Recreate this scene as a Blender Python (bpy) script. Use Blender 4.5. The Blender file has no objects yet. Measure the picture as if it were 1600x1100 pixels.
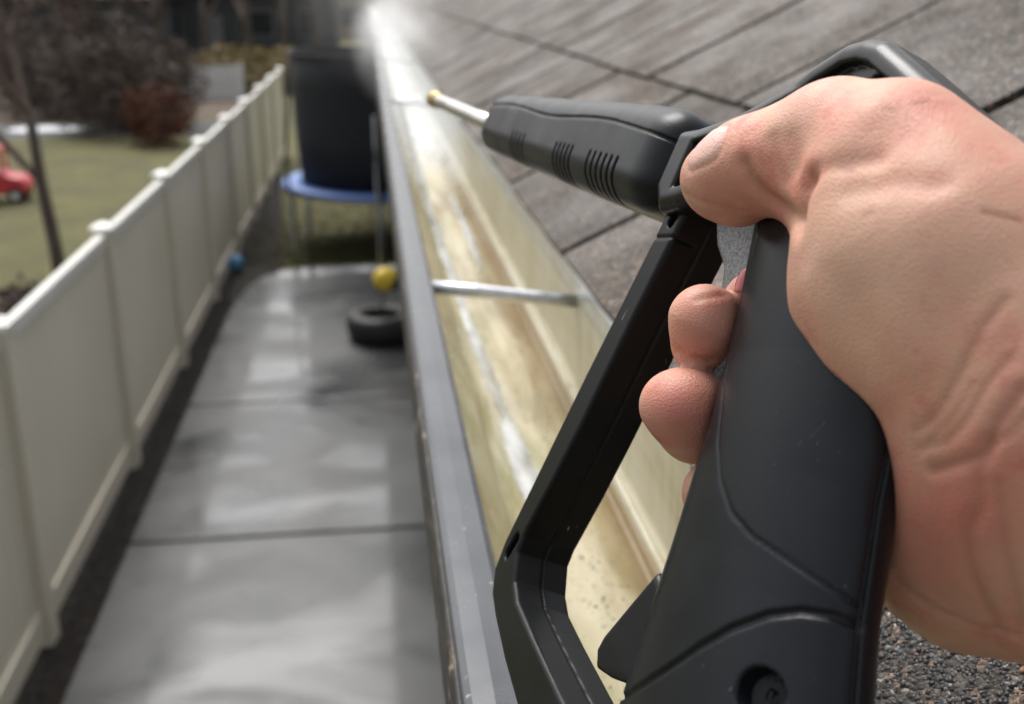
import bpy, bmesh, math, random
import numpy as np
from mathutils import Vector, Matrix
random.seed(7); RNG = np.random.default_rng(11)
SC = bpy.context.scene; COL = SC.collection
# ---------------------------------------------------------------- camera
FPX = 1700.0
PITCH = math.radians(18.384); YAW = math.radians(7.253); HC = 3.4
fw = np.array([math.sin(YAW)*math.cos(PITCH), math.cos(YAW)*math.cos(PITCH), -math.sin(PITCH)])
rt = np.array([math.cos(YAW), -math.sin(YAW), 0.0]); dn = np.cross(fw, rt)
CAM = np.array([0, 0, HC])
cd = bpy.data.cameras.new('camera'); cam = bpy.data.objects.new('camera', cd); COL.objects.link(cam)
cam.matrix_world = Matrix((( rt[0], -dn[0], -fw[0], 0), (rt[1], -dn[1], -fw[1], 0), (rt[2], -dn[2], -fw[2], HC), (0, 0, 0, 1)))
cd.sensor_width = 36; cd.lens = FPX/1600*36; cd.clip_start = .01; cd.clip_end = 900
cd.dof.use_dof = True; cd.dof.focus_distance = .305; cd.dof.aperture_fstop = 13.5
SC.camera = cam
# ---------------------------------------------------------------- world, sun, exposure
wd = bpy.data.worlds.new('World'); SC.world = wd; wd.use_nodes = True
wn = wd.node_tree.nodes; wl = wd.node_tree.links; wn.clear()
sky = wn.new('ShaderNodeTexSky'); sky.sky_type = 'NISHITA'; sky.sun_disc = False
SUN_EL, SUN_AZ = 58, -14                       # azimuth from +Y towards +X
sky.sun_elevation = math.radians(SUN_EL); sky.sun_rotation = math.radians(SUN_AZ)
sky.dust_density = 6; sky.air_density = 1.2; sky.ozone_density = 1
hs = wn.new('ShaderNodeHueSaturation'); hs.inputs['Saturation'].default_value = .22
bg = wn.new('ShaderNodeBackground'); bg.inputs['Strength'].default_value = .14
wo = wn.new('ShaderNodeOutputWorld')
wl.new(sky.outputs[0], hs.inputs['Color']); wl.new(hs.outputs[0], bg.inputs['Color']); wl.new(bg.outputs[0], wo.inputs[0])
sl = bpy.data.lights.new('sun', 'SUN'); sl.energy = 1.3; sl.angle = math.radians(35); sl.color = (1, .97, .93)
so = bpy.data.objects.new('sun', sl); COL.objects.link(so); so.location = (0, 0, 30)
sd = Vector((math.sin(math.radians(SUN_AZ))*math.cos(math.radians(SUN_EL)), math.cos(math.radians(SUN_AZ))*math.cos(math.radians(SUN_EL)), math.sin(math.radians(SUN_EL))))
so.rotation_euler = sd.to_track_quat('Z', 'Y').to_euler()
SC.view_settings.view_transform = 'Standard'; SC.view_settings.look = 'None'
SC.view_settings.exposure = 0.50; SC.view_settings.gamma = 1; SC.view_settings.use_curve_mapping = False
SC.cycles.volume_step_rate = 2.0; SC.cycles.volume_bounces = 2
# ---------------------------------------------------------------- measuring helpers (pixel of the 1600x1100 photo -> point in the place)
def ray(x, y): return fw + rt*(x-800)/FPX + dn*(y-550)/FPX
def PX(x, y, d): return CAM + ray(x, y)*d
def onz(x, y, z): r = ray(x, y); return CAM + r*(z-HC)/r[2]
nrm = lambda v: np.asarray(v)/np.linalg.norm(v)
# ---------------------------------------------------------------- object helpers
def tag(o, label=None, cat=None, group=None, kind=None):
    for k, v in (('label', label), ('category', cat), ('group', group), ('kind', kind)):
        if v: o[k] = v
    return o
def link(o, parent=None):
    COL.objects.link(o)
    if parent is not None: o.parent = parent
    return o
def empty(name, loc=(0, 0, 0), rz=0):
    o = bpy.data.objects.new(name, None); o.location = loc; o.rotation_euler = (0, 0, rz); o.empty_display_size = .05
    return link(o)
def meshobj(name, V, Fc, m, parent=None, smooth=False, loc=None, bevel=0, data=None):
    if data is None:
        data = bpy.data.meshes.new(name); data.from_pydata([tuple(map(float, v)) for v in V], [], Fc); data.update()
        if smooth: data.polygons.foreach_set('use_smooth', [True]*len(data.polygons))
        data.materials.append(m)
    o = bpy.data.objects.new(name, data)
    if loc is not None: o.location = loc
    link(o, parent)
    if bevel:
        b = o.modifiers.new('bevel', 'BEVEL'); b.width = bevel; b.segments = 2; b.limit_method = 'ANGLE'
    return o
class MB:
    def __init__(s): s.V = []; s.F = []
    def box(s, x0, x1, y0, y1, z0, z1):
        n = len(s.V); s.V += [(x, y, z) for z in (z0, z1) for (x, y) in ((x0, y0), (x1, y0), (x1, y1), (x0, y1))]
        s.F += [tuple(n+i for i in q) for q in ((3, 2, 1, 0), (4, 5, 6, 7), (0, 1, 5, 4), (1, 2, 6, 5), (2, 3, 7, 6), (3, 0, 4, 7))]; return s
    def tube(s, pts, rad, seg=8, cap=True):
        pts = [np.array(p, float) for p in pts]; n0 = len(s.V)
        if not hasattr(rad, '__len__'): rad = [rad]*len(pts)
        up = None
        for i, p in enumerate(pts):
            t = nrm(pts[min(i+1, len(pts)-1)]-pts[max(i-1, 0)])
            if up is None: up = np.array([0, 0, 1.]) if abs(t[2]) < .9 else np.array([1., 0, 0])
            a = nrm(np.cross(t, up)); up = np.cross(a, t)
            for k in range(seg):
                th = 2*math.pi*k/seg; s.V.append(tuple(p+rad[i]*(a*math.cos(th)+up*math.sin(th))))
        for i in range(len(pts)-1):
            for k in range(seg):
                k2 = (k+1) % seg; s.F.append((n0+i*seg+k, n0+i*seg+k2, n0+(i+1)*seg+k2, n0+(i+1)*seg+k))
        if cap: s.F.append(tuple(n0+k for k in range(seg))[::-1]); s.F.append(tuple(n0+(len(pts)-1)*seg+k for k in range(seg)))
        return s
    def lathe(s, prof, seg=32, c=(0, 0, 0)):
        n0 = len(s.V); m = len(prof)
        for (r, z) in prof:
            for k in range(seg):
                th = 2*math.pi*k/seg; s.V.append((c[0]+r*math.cos(th), c[1]+r*math.sin(th), c[2]+z))
        for i in range(m-1):
            for k in range(seg):
                k2 = (k+1) % seg; s.F.append((n0+i*seg+k, n0+i*seg+k2, n0+(i+1)*seg+k2, n0+(i+1)*seg+k))
        return s
    def prism(s, prof, y0, y1, closed=True):          # prof: (x, z) list, extruded along y
        n0 = len(s.V); m = len(prof)
        for y in (y0, y1): s.V += [(x, y, z) for x, z in prof]
        for i in range(m if closed else m-1):
            j = (i+1) % m; s.F.append((n0+i, n0+j, n0+m+j, n0+m+i))
        if closed: s.F.append(tuple(n0+i for i in range(m))[::-1]); s.F.append(tuple(n0+m+i for i in range(m)))
        return s
    def build(s, name, m, parent=None, **k): return meshobj(name, s.V, s.F, m, parent, **k)
# ---------------------------------------------------------------- materials
class NT:
    def __init__(s, name):
        s.m = bpy.data.materials.new(name); s.m.use_nodes = True; s.t = s.m.node_tree; s.n = s.t.nodes
        s.b = s.n['Principled BSDF']; s.out = s.n['Material Output']
    def new(s, ty, **kw):
        nd = s.n.new(ty)
        for k, v in kw.items():
            if hasattr(nd, k) and not isinstance(v, (bpy.types.NodeSocket,)) and k not in nd.inputs: setattr(nd, k, v)
            elif isinstance(v, bpy.types.NodeSocket): s.t.links.new(v, nd.inputs[k])
            else: nd.inputs[k].default_value = v
        return nd
    def link(s, a, b): s.t.links.new(a, b)
    def coord(s, scale=(1, 1, 1), kind='Object', loc=(0, 0, 0), rot=(0, 0, 0)):
        tc = s.new('ShaderNodeTexCoord'); mp = s.new('ShaderNodeMapping'); s.link(tc.outputs[kind], mp.inputs[0])
        mp.inputs['Scale'].default_value = scale; mp.inputs['Location'].default_value = loc; mp.inputs['Rotation'].default_value = rot
        return mp.outputs[0]
    def noise(s, co, scale=5, detail=4, rough=.55, dist=0):
        nd = s.new('ShaderNodeTexNoise'); s.link(co, nd.inputs['Vector']); nd.inputs['Scale'].default_value = scale
        nd.inputs['Detail'].default_value = detail; nd.inputs['Roughness'].default_value = rough; nd.inputs['Distortion'].default_value = dist
        return nd.outputs['Fac']
    def ramp(s, fac, stops, interp='LINEAR'):
        nd = s.new('ShaderNodeValToRGB'); s.link(fac, nd.inputs[0]); cr = nd.color_ramp; cr.interpolation = interp
        while len(cr.elements) < len(stops): cr.elements.new(.5)
        for e, (p, c) in zip(cr.elements, stops):
            e.position = p; e.color = (c, c, c, 1) if not hasattr(c, '__len__') else (*c, 1)
        return nd.outputs[0]
    def mix(s, fac, a, b, mode='MIX'):
        nd = s.new('ShaderNodeMix'); nd.data_type = 'RGBA'; nd.blend_type = mode
        for i, v in ((0, fac), (6, a), (7, b)):
            if isinstance(v, bpy.types.NodeSocket): s.link(v, nd.inputs[i])
            elif i == 0: nd.inputs[0].default_value = v
            else: nd.inputs[i].default_value = (*v, 1)
        return nd.outputs[2]
    def math(s, op, a, b=0):
        nd = s.new('ShaderNodeMath'); nd.operation = op
        for i, v in ((0, a), (1, b)):
            if isinstance(v, bpy.types.NodeSocket): s.link(v, nd.inputs[i])
            else: nd.inputs[i].default_value = v
        return nd.outputs[0]
    def set(s, k, v):
        if isinstance(v, bpy.types.NodeSocket): s.link(v, s.b.inputs[k])
        else: s.b.inputs[k].default_value = (*v, 1) if hasattr(v, '__len__') and len(v) == 3 and s.b.inputs[k].type == 'RGBA' else v
        return s
    def bump(s, h, strength=.3, dist=.001, prev=None):
        nd = s.new('ShaderNodeBump'); s.link(h, nd.inputs['Height']); nd.inputs['Strength'].default_value = strength; nd.inputs['Distance'].default_value = dist
        if prev is not None: s.link(prev, nd.inputs['Normal'])
        return nd.outputs[0]
def simple(name, c1, c2, scale, rough=.7, bs=.2, bd=.002, sc=(1, 1, 1), kind='Object', detail=5, **kw):
    t = NT(name); co = t.coord(sc, kind); n = t.noise(co, scale, detail)
    t.set('Base Color', t.ramp(n, [(.3, c1), (.7, c2)])); t.set('Roughness', rough)
    if bs: t.set('Normal', t.bump(t.noise(co, scale*4, 4), bs, bd))
    for k, v in kw.items(): t.set(k, v)
    return t.m
M = {}
def mats():
    # black moulded plastic: fine spark texture, faint dust and scuffs
    def plastic(name, base, rough, scr, spec):
        t = NT(name); co = t.coord()
        big = t.noise(co, 45, 4); dust = t.noise(co, 900, 2)
        c = t.ramp(big, [(.3, tuple(b*.85 for b in base)), (.75, tuple(b*1.25 for b in base))])
        spk = t.ramp(dust, [(.72, 0.), (.8, 1.)])
        c = t.mix(t.math('MULTIPLY', spk, .08), c, (.35, .35, .34))
        if scr:
            s1 = t.noise(t.coord((260, 900, 60), rot=(.3, .5, .9)), 1, 2, dist=.4); s2 = t.noise(co, 60, 3)
            k = t.math('MULTIPLY', t.ramp(s1, [(.73, 0.), (.76, 1.)]), t.ramp(s2, [(.52, 0.), (.62, 1.)]))
            c = t.mix(t.math('MULTIPLY', k, scr), c, (.3, .3, .29))
        t.set('Base Color', c); t.set('Roughness', t.ramp(big, [(.3, rough-.06), (.7, rough+.08)]))
        t.set('Specular IOR Level', spec)
        t.set('Normal', t.bump(t.noise(co, 1500, 2), .12, .0003)); return t.m
    M['plastic'] = plastic('black_plastic', (.0080, .0095, .0125), .32, .45, .29)
    M['plastic_guard'] = plastic('black_plastic_scuffed', (.008, .0088, .0095), .38, .9, .22)
    M['plastic_soft'] = plastic('dark_rubber', (.0085, .009, .010), .30, .3, .36)
    t = NT('speckled_grey_plastic'); co = t.coord()
    t.set('Base Color', t.ramp(t.noise(co, 1100, 3), [(.35, (.05, .052, .055)), (.65, (.2, .2, .21))])); t.set('Roughness', .45); M['trigger'] = t.m
    t = NT('stainless_steel'); co = t.coord((1, 30, 30)); t.set('Base Color', (.72, .7, .66)); t.set('Metallic', 1.); t.set('Roughness', t.ramp(t.noise(co, 40), [(.3, .22), (.7, .4)])); M['steel'] = t.m
    t = NT('brass'); t.set('Base Color', t.ramp(t.noise(t.coord(), 200), [(.3, (.42, .29, .10)), (.7, (.55, .41, .17))])); t.set('Metallic', .9); t.set('Roughness', .35); M['brass'] = t.m
    # skin
    t = NT('skin'); co = t.coord(); at = t.new('ShaderNodeAttribute'); at.attribute_name = 'tone'
    sp = t.new('ShaderNodeSeparateColor'); t.link(at.outputs['Color'], sp.inputs[0])
    base = t.ramp(t.noise(co, 75, 6, .68), [(.3, (.56, .20, .145)), (.43, (.70, .325, .24)), (.55, (.67, .37, .255)), (.64, (.72, .385, .30)), (.76, (.78, .49, .38))])
    vein = t.ramp(t.noise(co, 28, 2, .4, .6), [(.48, 0.), (.52, 1.), (.56, 0.)])
    c = t.mix(t.math('MULTIPLY', vein, .16), base, (.44, .31, .27))
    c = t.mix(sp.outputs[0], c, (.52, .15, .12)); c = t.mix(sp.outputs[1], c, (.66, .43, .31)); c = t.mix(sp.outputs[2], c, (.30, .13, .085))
    c = t.mix(t.math('MULTIPLY', t.ramp(t.noise(co, 420, 3, .7), [(.62, 0.), (.74, 1.)]), .18), c, (.42, .18, .12))
    nk = at.outputs['Alpha']; c = t.mix(nk, c, (.78, .49, .42)); t.set('Base Color', c); rg = t.ramp(t.noise(co, 130, 3), [(.3, .40), (.7, .56)]); t.set('Roughness', t.math('SUBTRACT', rg, t.math('MULTIPLY', nk, .1))); t.set('Specular IOR Level', .42)
    t.set('Subsurface Weight', .13); t.set('Subsurface Radius', (1., .38, .2)); t.set('Subsurface Scale', .003)
    vo = t.new('ShaderNodeTexVoronoi'); t.link(co, vo.inputs['Vector']); vo.inputs['Scale'].default_value = 1000; vo.feature = 'DISTANCE_TO_EDGE'
    b1 = t.bump(t.ramp(vo.outputs['Distance'], [(0, 0.), (.22, 1.)]), .24, .0004)
    b2 = t.bump(t.noise(t.coord((1, 1, 1)), 300, 4), .10, .0006, b1)
    b3 = t.bump(t.noise(t.coord((90, 260, 120), rot=(.2, .1, .5)), 1, 3), .12, .0008, b2)
    t.set('Normal', b3); M['skin'] = t.m
    t = NT('fingernail'); t.set('Base Color', t.ramp(t.noise(t.coord(), 150), [(.3, (.66, .42, .36)), (.7, (.74, .52, .45))])); t.set('Roughness', .25); t.set('Subsurface Weight', .1); t.set('Subsurface Scale', .002); M['nail'] = t.m
    t = NT('pink_fingernail'); t.set('Base Color', t.ramp(t.noise(t.coord(), 150), [(.3, (.62, .16, .16)), (.7, (.7, .22, .21))])); t.set('Roughness', .25); M['nail_pink'] = t.m
    # gutter
    t = NT('stained_gutter_inside'); co = t.coord(); st = t.coord((14, 2.2, 14)); st2 = t.coord((30, 5, 30))
    n1 = t.noise(st, 1, 7, .7, .8); n2 = t.noise(st2, 1, 5, .6, .6); n3 = t.noise(co, 160, 4, .65)
    c = t.ramp(n1, [(.30, (.27, .215, .105)), (.42, (.42, .355, .205)), (.54, (.50, .45, .31)), (.68, (.58, .56, .46))])
    g = t.ramp(n2, [(.44, 0.), (.60, 1.)]); c = t.mix(t.math('MULTIPLY', g, .78), c, (.27, .255, .12))
    br = t.ramp(t.noise(t.coord((26, 3.2, 26), loc=(3, 9, 1)), 1, 5, .6, .8), [(.50, 0.), (.64, 1.)]); c = t.mix(t.math('MULTIPLY', br, .75), c, (.24, .17, .08))
    dk = t.ramp(n3, [(.60, 0.), (.70, 1.)]); c = t.mix(t.math('MULTIPLY', dk, .65), c, (.10, .085, .05))
    sx = t.new('ShaderNodeSeparateXYZ'); t.link(t.coord(loc=(-.1, 0, 0)), sx.inputs[0])
    ed = t.math('MULTIPLY', t.ramp(t.math('ADD', t.math('MULTIPLY', sx.outputs[0], 14.), t.math('MULTIPLY', n2, .5)), [(.45, 0.), (.95, 1.)]), .75); c = t.mix(ed, c, (.20, .13, .055))
    cl = t.ramp(t.math('ADD', t.math('MULTIPLY', sx.outputs[1], .25), t.math('MULTIPLY', n2, .22)), [(.58, 0.), (.74, 1.)]); c = t.mix(cl, c, (.66, .665, .64))
    t.set('Base Color', c); t.set('Roughness', t.ramp(t.noise(st, 1.7, 4), [(.4, .22), (.62, .6)])); t.set('Normal', t.bump(n3, .15, .001)); M['gutter_in'] = t.m
    t = NT('cleaned_gutter_back'); co = t.coord((20, 3, 20)); n1 = t.mix(.55, t.noise(co, 1, 6, .7, .8), t.noise(t.coord((20, 42, 7)), 1, 5, .7, .6))
    c = t.ramp(n1, [(.34, (.33, .285, .17)), (.46, (.50, .465, .335)), (.66, (.62, .60, .50))]); sx = t.new('ShaderNodeSeparateXYZ'); t.link(t.coord(), sx.inputs[0]); cl = t.ramp(t.math('ADD', t.math('MULTIPLY', sx.outputs[1], .25), t.math('MULTIPLY', n1, .22)), [(.58, 0.), (.74, 1.)]); t.set('Base Color', t.mix(cl, c, (.66, .665, .64))); t.set('Roughness', .4); M['gutter_back'] = t.m
    t = NT('grey_painted_metal'); co = t.coord(); n = t.noise(co, 18, 5); n2 = t.noise(co, 260, 3)
    c = t.ramp(n, [(.3, (.07, .075, .083)), (.7, (.105, .11, .12))]); c = t.mix(t.ramp(n2, [(.70, 0.), (.76, .8)]), c, (.4, .4, .39))
    t.set('Base Color', c); t.set('Roughness', t.ramp(n, [(.3, .17), (.7, .32)])); t.set('Metallic', .25); t.set('Normal', t.bump(t.noise(co, 900, 2), .08, .0003)); M['lip'] = t.m
    t = NT('weathered_gutter_face'); co = t.coord((1, .35, 1)); n = t.noise(co, 120, 6, .7, .8)
    c = t.ramp(n, [(.44, (.018, .018, .019)), (.56, (.035, .031, .028)), (.63, (.16, .11, .07)), (.70, (.62, .60, .56))]); t.set('Base Color', c); t.set('Roughness', .5); t.set('Normal', t.bump(n, .4, .002)); M['gutter_face'] = t.m
    t = NT('aluminium'); co = t.coord((12, 1, 1)); t.set('Base Color', t.ramp(t.noise(co, 30), [(.3, (.55, .57, .6)), (.7, (.75, .77, .8))])); t.set('Metallic', .75); t.set('Roughness', .32); M['alu'] = t.m
    # roof shingles
    t = NT('asphalt_shingle'); co = t.coord(kind='Object'); oi = t.new('ShaderNodeObjectInfo')
    mp = t.new('ShaderNodeVectorMath'); mp.operation = 'ADD'; t.link(co, mp.inputs[0]); t.link(oi.outputs['Location'], mp.inputs[1]); wc = mp.outputs[0]
    vo = t.new('ShaderNodeTexVoronoi'); t.link(wc, vo.inputs['Vector']); vo.inputs['Scale'].default_value = 470
    hv = t.new('ShaderNodeSeparateColor'); t.link(vo.outputs['Color'], hv.inputs[0])
    c = t.ramp(hv.outputs[0], [(0, (.012, .011, .010)), (.35, (.028, .0245, .021)), (.62, (.056, .048, .041)), (.86, (.115, .10, .088)), (.93, (.19, .12, .075)), (1, (.30, .285, .27))])
    c = t.mix(1., c, t.ramp(t.mix(.72, t.noise(wc, 60, 5, .7), t.noise(wc, 240, 4, .75)), [(.38, .25), (.62, 1.6)]), 'MULTIPLY'); c = t.mix(1., c, t.ramp(oi.outputs['Random'], [(0, (.95, .88, .80)), (1, (1.22, 1.09, .96))]), 'MULTIPLY')
    t.set('Base Color', c); t.set('Roughness', t.ramp(t.noise(wc, 9, 3), [(.35, .5), (.65, .85)]))
    b1 = t.bump(t.math('SUBTRACT', 1., vo.outputs['Distance']), .9, .0016); t.set('Normal', t.bump(t.noise(wc, 90, 4), .4, .002, b1)); M['shingle'] = t.m
    t = NT('roof_granule'); at = t.new('ShaderNodeAttribute'); at.attribute_name = 'tone'; t.link(at.outputs['Color'], t.b.inputs['Base Color']); t.set('Roughness', .45); M['granule'] = t.m
    M['underlay'] = simple('roof_underlay', (.004, .004, .004), (.009, .009, .009), 40, .9)
    # wet concrete
    t = NT('wet_concrete'); tc = t.coord(); oi = t.new('ShaderNodeObjectInfo'); mp = t.new('ShaderNodeVectorMath'); mp.operation = 'ADD'; t.link(tc, mp.inputs[0]); t.link(oi.outputs['Location'], mp.inputs[1]); co = mp.outputs[0]
    n = t.noise(co, 1.3, 5, .6, .3); f_ = t.noise(co, 60, 4)
    c = t.ramp(n, [(.3, (.032, .034, .035)), (.7, (.064, .067, .067))]); c = t.mix(t.math('MULTIPLY', f_, .25), c, (.05, .05, .05))
    spots = t.new('ShaderNodeTexVoronoi'); t.link(co, spots.inputs['Vector']); spots.inputs['Scale'].default_value = 3.4
    c = t.mix(t.math('MULTIPLY', t.ramp(spots.outputs['Distance'], [(.10, 1.), (.17, 0.)]), .75), c, (.022, .023, .024))
    t.set('Base Color', c); t.set('Roughness', t.ramp(t.noise(co, .75, 3, .5, .6), [(.38, .55), (.5, .38), (.66, .14)])); wet = t.ramp(t.noise(t.new('ShaderNodeMapping', Vector=co, Scale=(.75, 1.5, 1)).outputs[0], .9, 3, .5, .5), [(.47, .10), (.62, .85)]); t.set('Coat Weight', wet); t.set('Coat Roughness', .09); t.set('Coat IOR', 1.7)
    t.set('Normal', t.bump(t.noise(co, 130, 3), .12, .002)); M['concrete'] = t.m
    M['joint'] = simple('joint_grit', (.02, .02, .02), (.045, .045, .042), 30, .8)
    M['soil'] = simple('mulch_soil', (.007, .0055, .0045), (.028, .02, .015), 22, .9, .9, .02)
    t = NT('winter_grass'); co = t.coord(); n = t.noise(co, .7, 8, .75, .6); n2 = t.noise(co, 14, 5, .7)
    c = t.ramp(n, [(.32, (.085, .062, .03)), (.44, (.055, .052, .014)), (.58, (.105, .098, .022)), (.72, (.15, .125, .05))]); c = t.mix(.35, c, t.ramp(n2, [(.3, (.035, .034, .008)), (.7, (.15, .14, .045))]))
    t.set('Base Color', c); t.set('Roughness', .9); t.set('Normal', t.bump(n2, .8, .03)); M['grass'] = t.m
    M['blade'] = simple('grass_blades', (.06, .07, .02), (.16, .15, .06), 3, .8, 0)
    M['asphalt'] = simple('road_asphalt', (.05, .05, .055), (.08, .08, .085), 3, .8)
    M['vinyl'] = simple('cream_vinyl', (.72, .67, .55), (.79, .74, .63), 1.4, .38, .08, .002, sc=(1, 1, .4))
    M['vinyl_cap'] = simple('white_vinyl', (.72, .71, .66), (.78, .77, .73), 2, .35, .05)
    M['net'] = simple('black_mesh_net', (.012, .013, .015), (.022, .023, .026), 40, .8)
    M['pad'] = simple('blue_vinyl_pad', (.10, .20, .52), (.16, .28, .62), 3, .4)
    M['galv'] = simple('galvanised_steel', (.25, .26, .27), (.36, .37, .38), 10, .4, Metallic=.7)
    M['darkpole'] = simple('black_foam_sleeve', (.015, .015, .017), (.03, .03, .03), 10, .7)
    M['tyre'] = simple('tyre_rubber', (.012, .012, .013), (.025, .025, .026), 12, .55, .4, .01)
    M['yellow'] = simple('yellow_rubber', (.72, .50, .03), (.80, .60, .06), 8, .4)
    M['bark'] = simple('grey_brown_bark', (.055, .043, .037), (.12, .10, .088), 9, .9, .6, .01, sc=(1, 1, .3))
    M['twig'] = simple('reddish_twigs', (.07, .045, .036), (.13, .09, .075), 4, .9, 0)
    M['hedge'] = simple('brown_dry_leaves', (.06, .043, .036), (.13, .10, .085), 4, .9, 0)
    M['rust_leaf'] = simple('rust_leaves', (.07, .022, .013), (.15, .055, .03), 5, .9, 0)
    M['dark_siding'] = simple('dark_siding', (.05, .052, .06), (.075, .078, .085), 1, .7, .3, .01, sc=(1, 1, 12))
    M['tan_siding'] = simple('tan_siding', (.26, .21, .16), (.34, .28, .22), 1, .7, .3, .01, sc=(1, 1, 12))
    M['house_roof'] = simple('dark_roof', (.035, .035, .04), (.07, .07, .075), 6, .9)
    M['white'] = simple('white_paint', (.70, .71, .72), (.8, .8, .8), 3, .5, .1)
    t = NT('window_glass'); t.set('Base Color', (.03, .035, .04)); t.set('Roughness', .06); M['glass'] = t.m
    M['red'] = simple('red_plastic', (.50, .035, .05), (.6, .06, .075), 4, .35, .05)
    M['snow'] = simple('old_snow', (.62, .64, .68), (.8, .81, .83), 6, .6, .5, .02)
    M['stone'] = simple('pale_stone', (.24, .22, .2), (.42, .4, .37), 12, .8, .5, .01)
    M['hdpe'] = simple('blue_tarp', (.08, .22, .42), (.12, .3, .52), 5, .4)
    M['wall'] = simple('house_siding', (.36, .36, .35), (.42, .42, .41), 1.5, .6, .2, .005, sc=(1, .2, 10))
    M['fascia'] = simple('fascia_white', (.62, .61, .58), (.7, .69, .66), 4, .5, .1)
mats()
# ---------------------------------------------------------------- implicit-surface helpers for moulded plastic and skin
def surf(fn, lo, hi, h, newton=2):
    lo = np.array(lo, float); hi = np.array(hi, float); B = 4
    nb = np.ceil((hi-lo)/(h*B)).astype(int)+1; n = nb*B
    ii = np.stack(np.meshgrid(*[np.arange(k) for k in nb], indexing='ij'), -1).reshape(-1, 3)
    ctr = lo+(ii*B+(B-1)/2)*h; dc = fn(ctr)
    val = np.repeat(np.repeat(np.repeat(np.where(dc.reshape(nb) > 0, 1., -1.), B, 0), B, 1), B, 2).astype(np.float32)*h*9
    sel = ii[np.abs(dc) < h*B*1.7]
    off = np.stack(np.meshgrid(*[np.arange(B)]*3, indexing='ij'), -1).reshape(-1, 3)
    for k in range(0, len(sel), 6000):
        idx = (sel[k:k+6000, None, :]*B+off[None]).reshape(-1, 3)
        val[idx[:, 0], idx[:, 1], idx[:, 2]] = fn(lo+idx*h)
    ins = val < 0
    acc = np.zeros(tuple(n-1)+(3,), np.float32); cnt = np.zeros(tuple(n-1), np.float32)
    sl0, sl1 = slice(0, -1), slice(1, None)
    for ax in range(3):
        for a in (0, 1):
            for b in (0, 1):
                s0 = [None]*3; s1 = [None]*3; oth = [x for x in range(3) if x != ax]
                s0[ax] = sl0; s1[ax] = sl1
                for o_, q in zip(oth, (a, b)): s0[o_] = s1[o_] = sl1 if q else sl0
                v0 = val[tuple(s0)]; v1 = val[tuple(s1)]; cr = (v0 < 0) != (v1 < 0)
                t = np.where(cr, v0/np.where(cr, v0-v1, 1), 0)
                cnt += cr; acc[..., ax] += t*cr
                for o_, q in zip(oth, (a, b)): acc[..., o_] += q*cr
    act = cnt > 0; ids = -np.ones(act.shape, int); ids[act] = np.arange(act.sum())
    cell = np.argwhere(act); V = lo+(cell+acc[act]/cnt[act][:, None])*h
    Q = []
    for ax in range(3):
        o1, o2 = (ax+1) % 3, (ax+2) % 3
        s0 = [sl0 if x == ax else slice(1, -1) for x in range(3)]; s1 = [sl1 if x == ax else slice(1, -1) for x in range(3)]
        i0 = ins[tuple(s0)]; i1 = ins[tuple(s1)]; E = np.argwhere(i0 != i1); flip = i0[tuple(E.T)]
        for x in (o1, o2): E[:, x] += 1
        def cid(d1, d2):
            e = E.copy(); e[:, o1] -= d1; e[:, o2] -= d2; return ids[tuple(e.T)]
        q = np.stack([cid(1, 1), cid(0, 1), cid(0, 0), cid(1, 0)], 1); q[~flip] = q[~flip][:, ::-1]; Q.append(q)
    Q = np.concatenate(Q); Q = Q[(Q >= 0).all(1)]
    for _ in range(newton):
        d = fn(V); e = h*.25; g = np.stack([(fn(V+np.eye(3)[k]*e)-fn(V-np.eye(3)[k]*e))/(2*e) for k in range(3)], 1)
        g2 = (g*g).sum(1); st = np.clip(d/np.maximum(g2, .2), -h*.6, h*.6); V = V-g*st[:, None]
    return V, Q
def npmesh(name, V, Q, m, parent=None, matrix=None):
    me = bpy.data.meshes.new(name); me.vertices.add(len(V)); me.vertices.foreach_set('co', np.asarray(V, np.float32).ravel())
    me.loops.add(Q.size); me.loops.foreach_set('vertex_index', Q.astype(np.int32).ravel())
    me.polygons.add(len(Q)); me.polygons.foreach_set('loop_start', np.arange(0, Q.size, 4, dtype=np.int32))
    me.update(calc_edges=True); me.validate(); me.polygons.foreach_set('use_smooth', [True]*len(me.polygons)); me.materials.append(m)
    o = bpy.data.objects.new(name, me); link(o, parent)
    if matrix is not None: o.matrix_world = matrix
    return o
def smin(a, b, k):
    if k <= 0: return np.minimum(a, b)
    hh = np.maximum(k-np.abs(a-b), 0)/k; return np.minimum(a, b)-hh*hh*k*.25
smax = lambda a, b, k: -smin(-a, -b, k)
def cone(p, a, b, r1, r2):
    a = np.asarray(a); ba = np.asarray(b)-a; t = np.clip(((p-a)@ba)/(ba@ba), 0, 1)
    return np.linalg.norm(p-a-t[:, None]*ba, axis=1)-(r1+(r2-r1)*t)
def chain(p, js, k):
    d = None
    for (a, r1), (b, r2) in zip(js[:-1], js[1:]):
        c = cone(p, a, b, r1, r2); d = c if d is None else smin(d, c, k)
    return d
def poly2(p, poly):
    P_ = np.asarray(poly, float); d = np.full(len(p), 1e9); s = np.ones(len(p)); n = len(P_)
    for i in range(n):
        a = P_[i]; b = P_[i-1]; e = b-a; w = p-a; t = np.clip((w@e)/(e@e), 0, 1); q = w-t[:, None]*e
        d = np.minimum(d, (q*q).sum(1))
        c1 = p[:, 1] >= a[1]; c2 = p[:, 1] < b[1]; c3 = e[0]*w[:, 1] > e[1]*w[:, 0]
        s = np.where((c1 & c2 & c3) | (~c1 & ~c2 & ~c3), -s, s)
    return s*np.sqrt(d)
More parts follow.
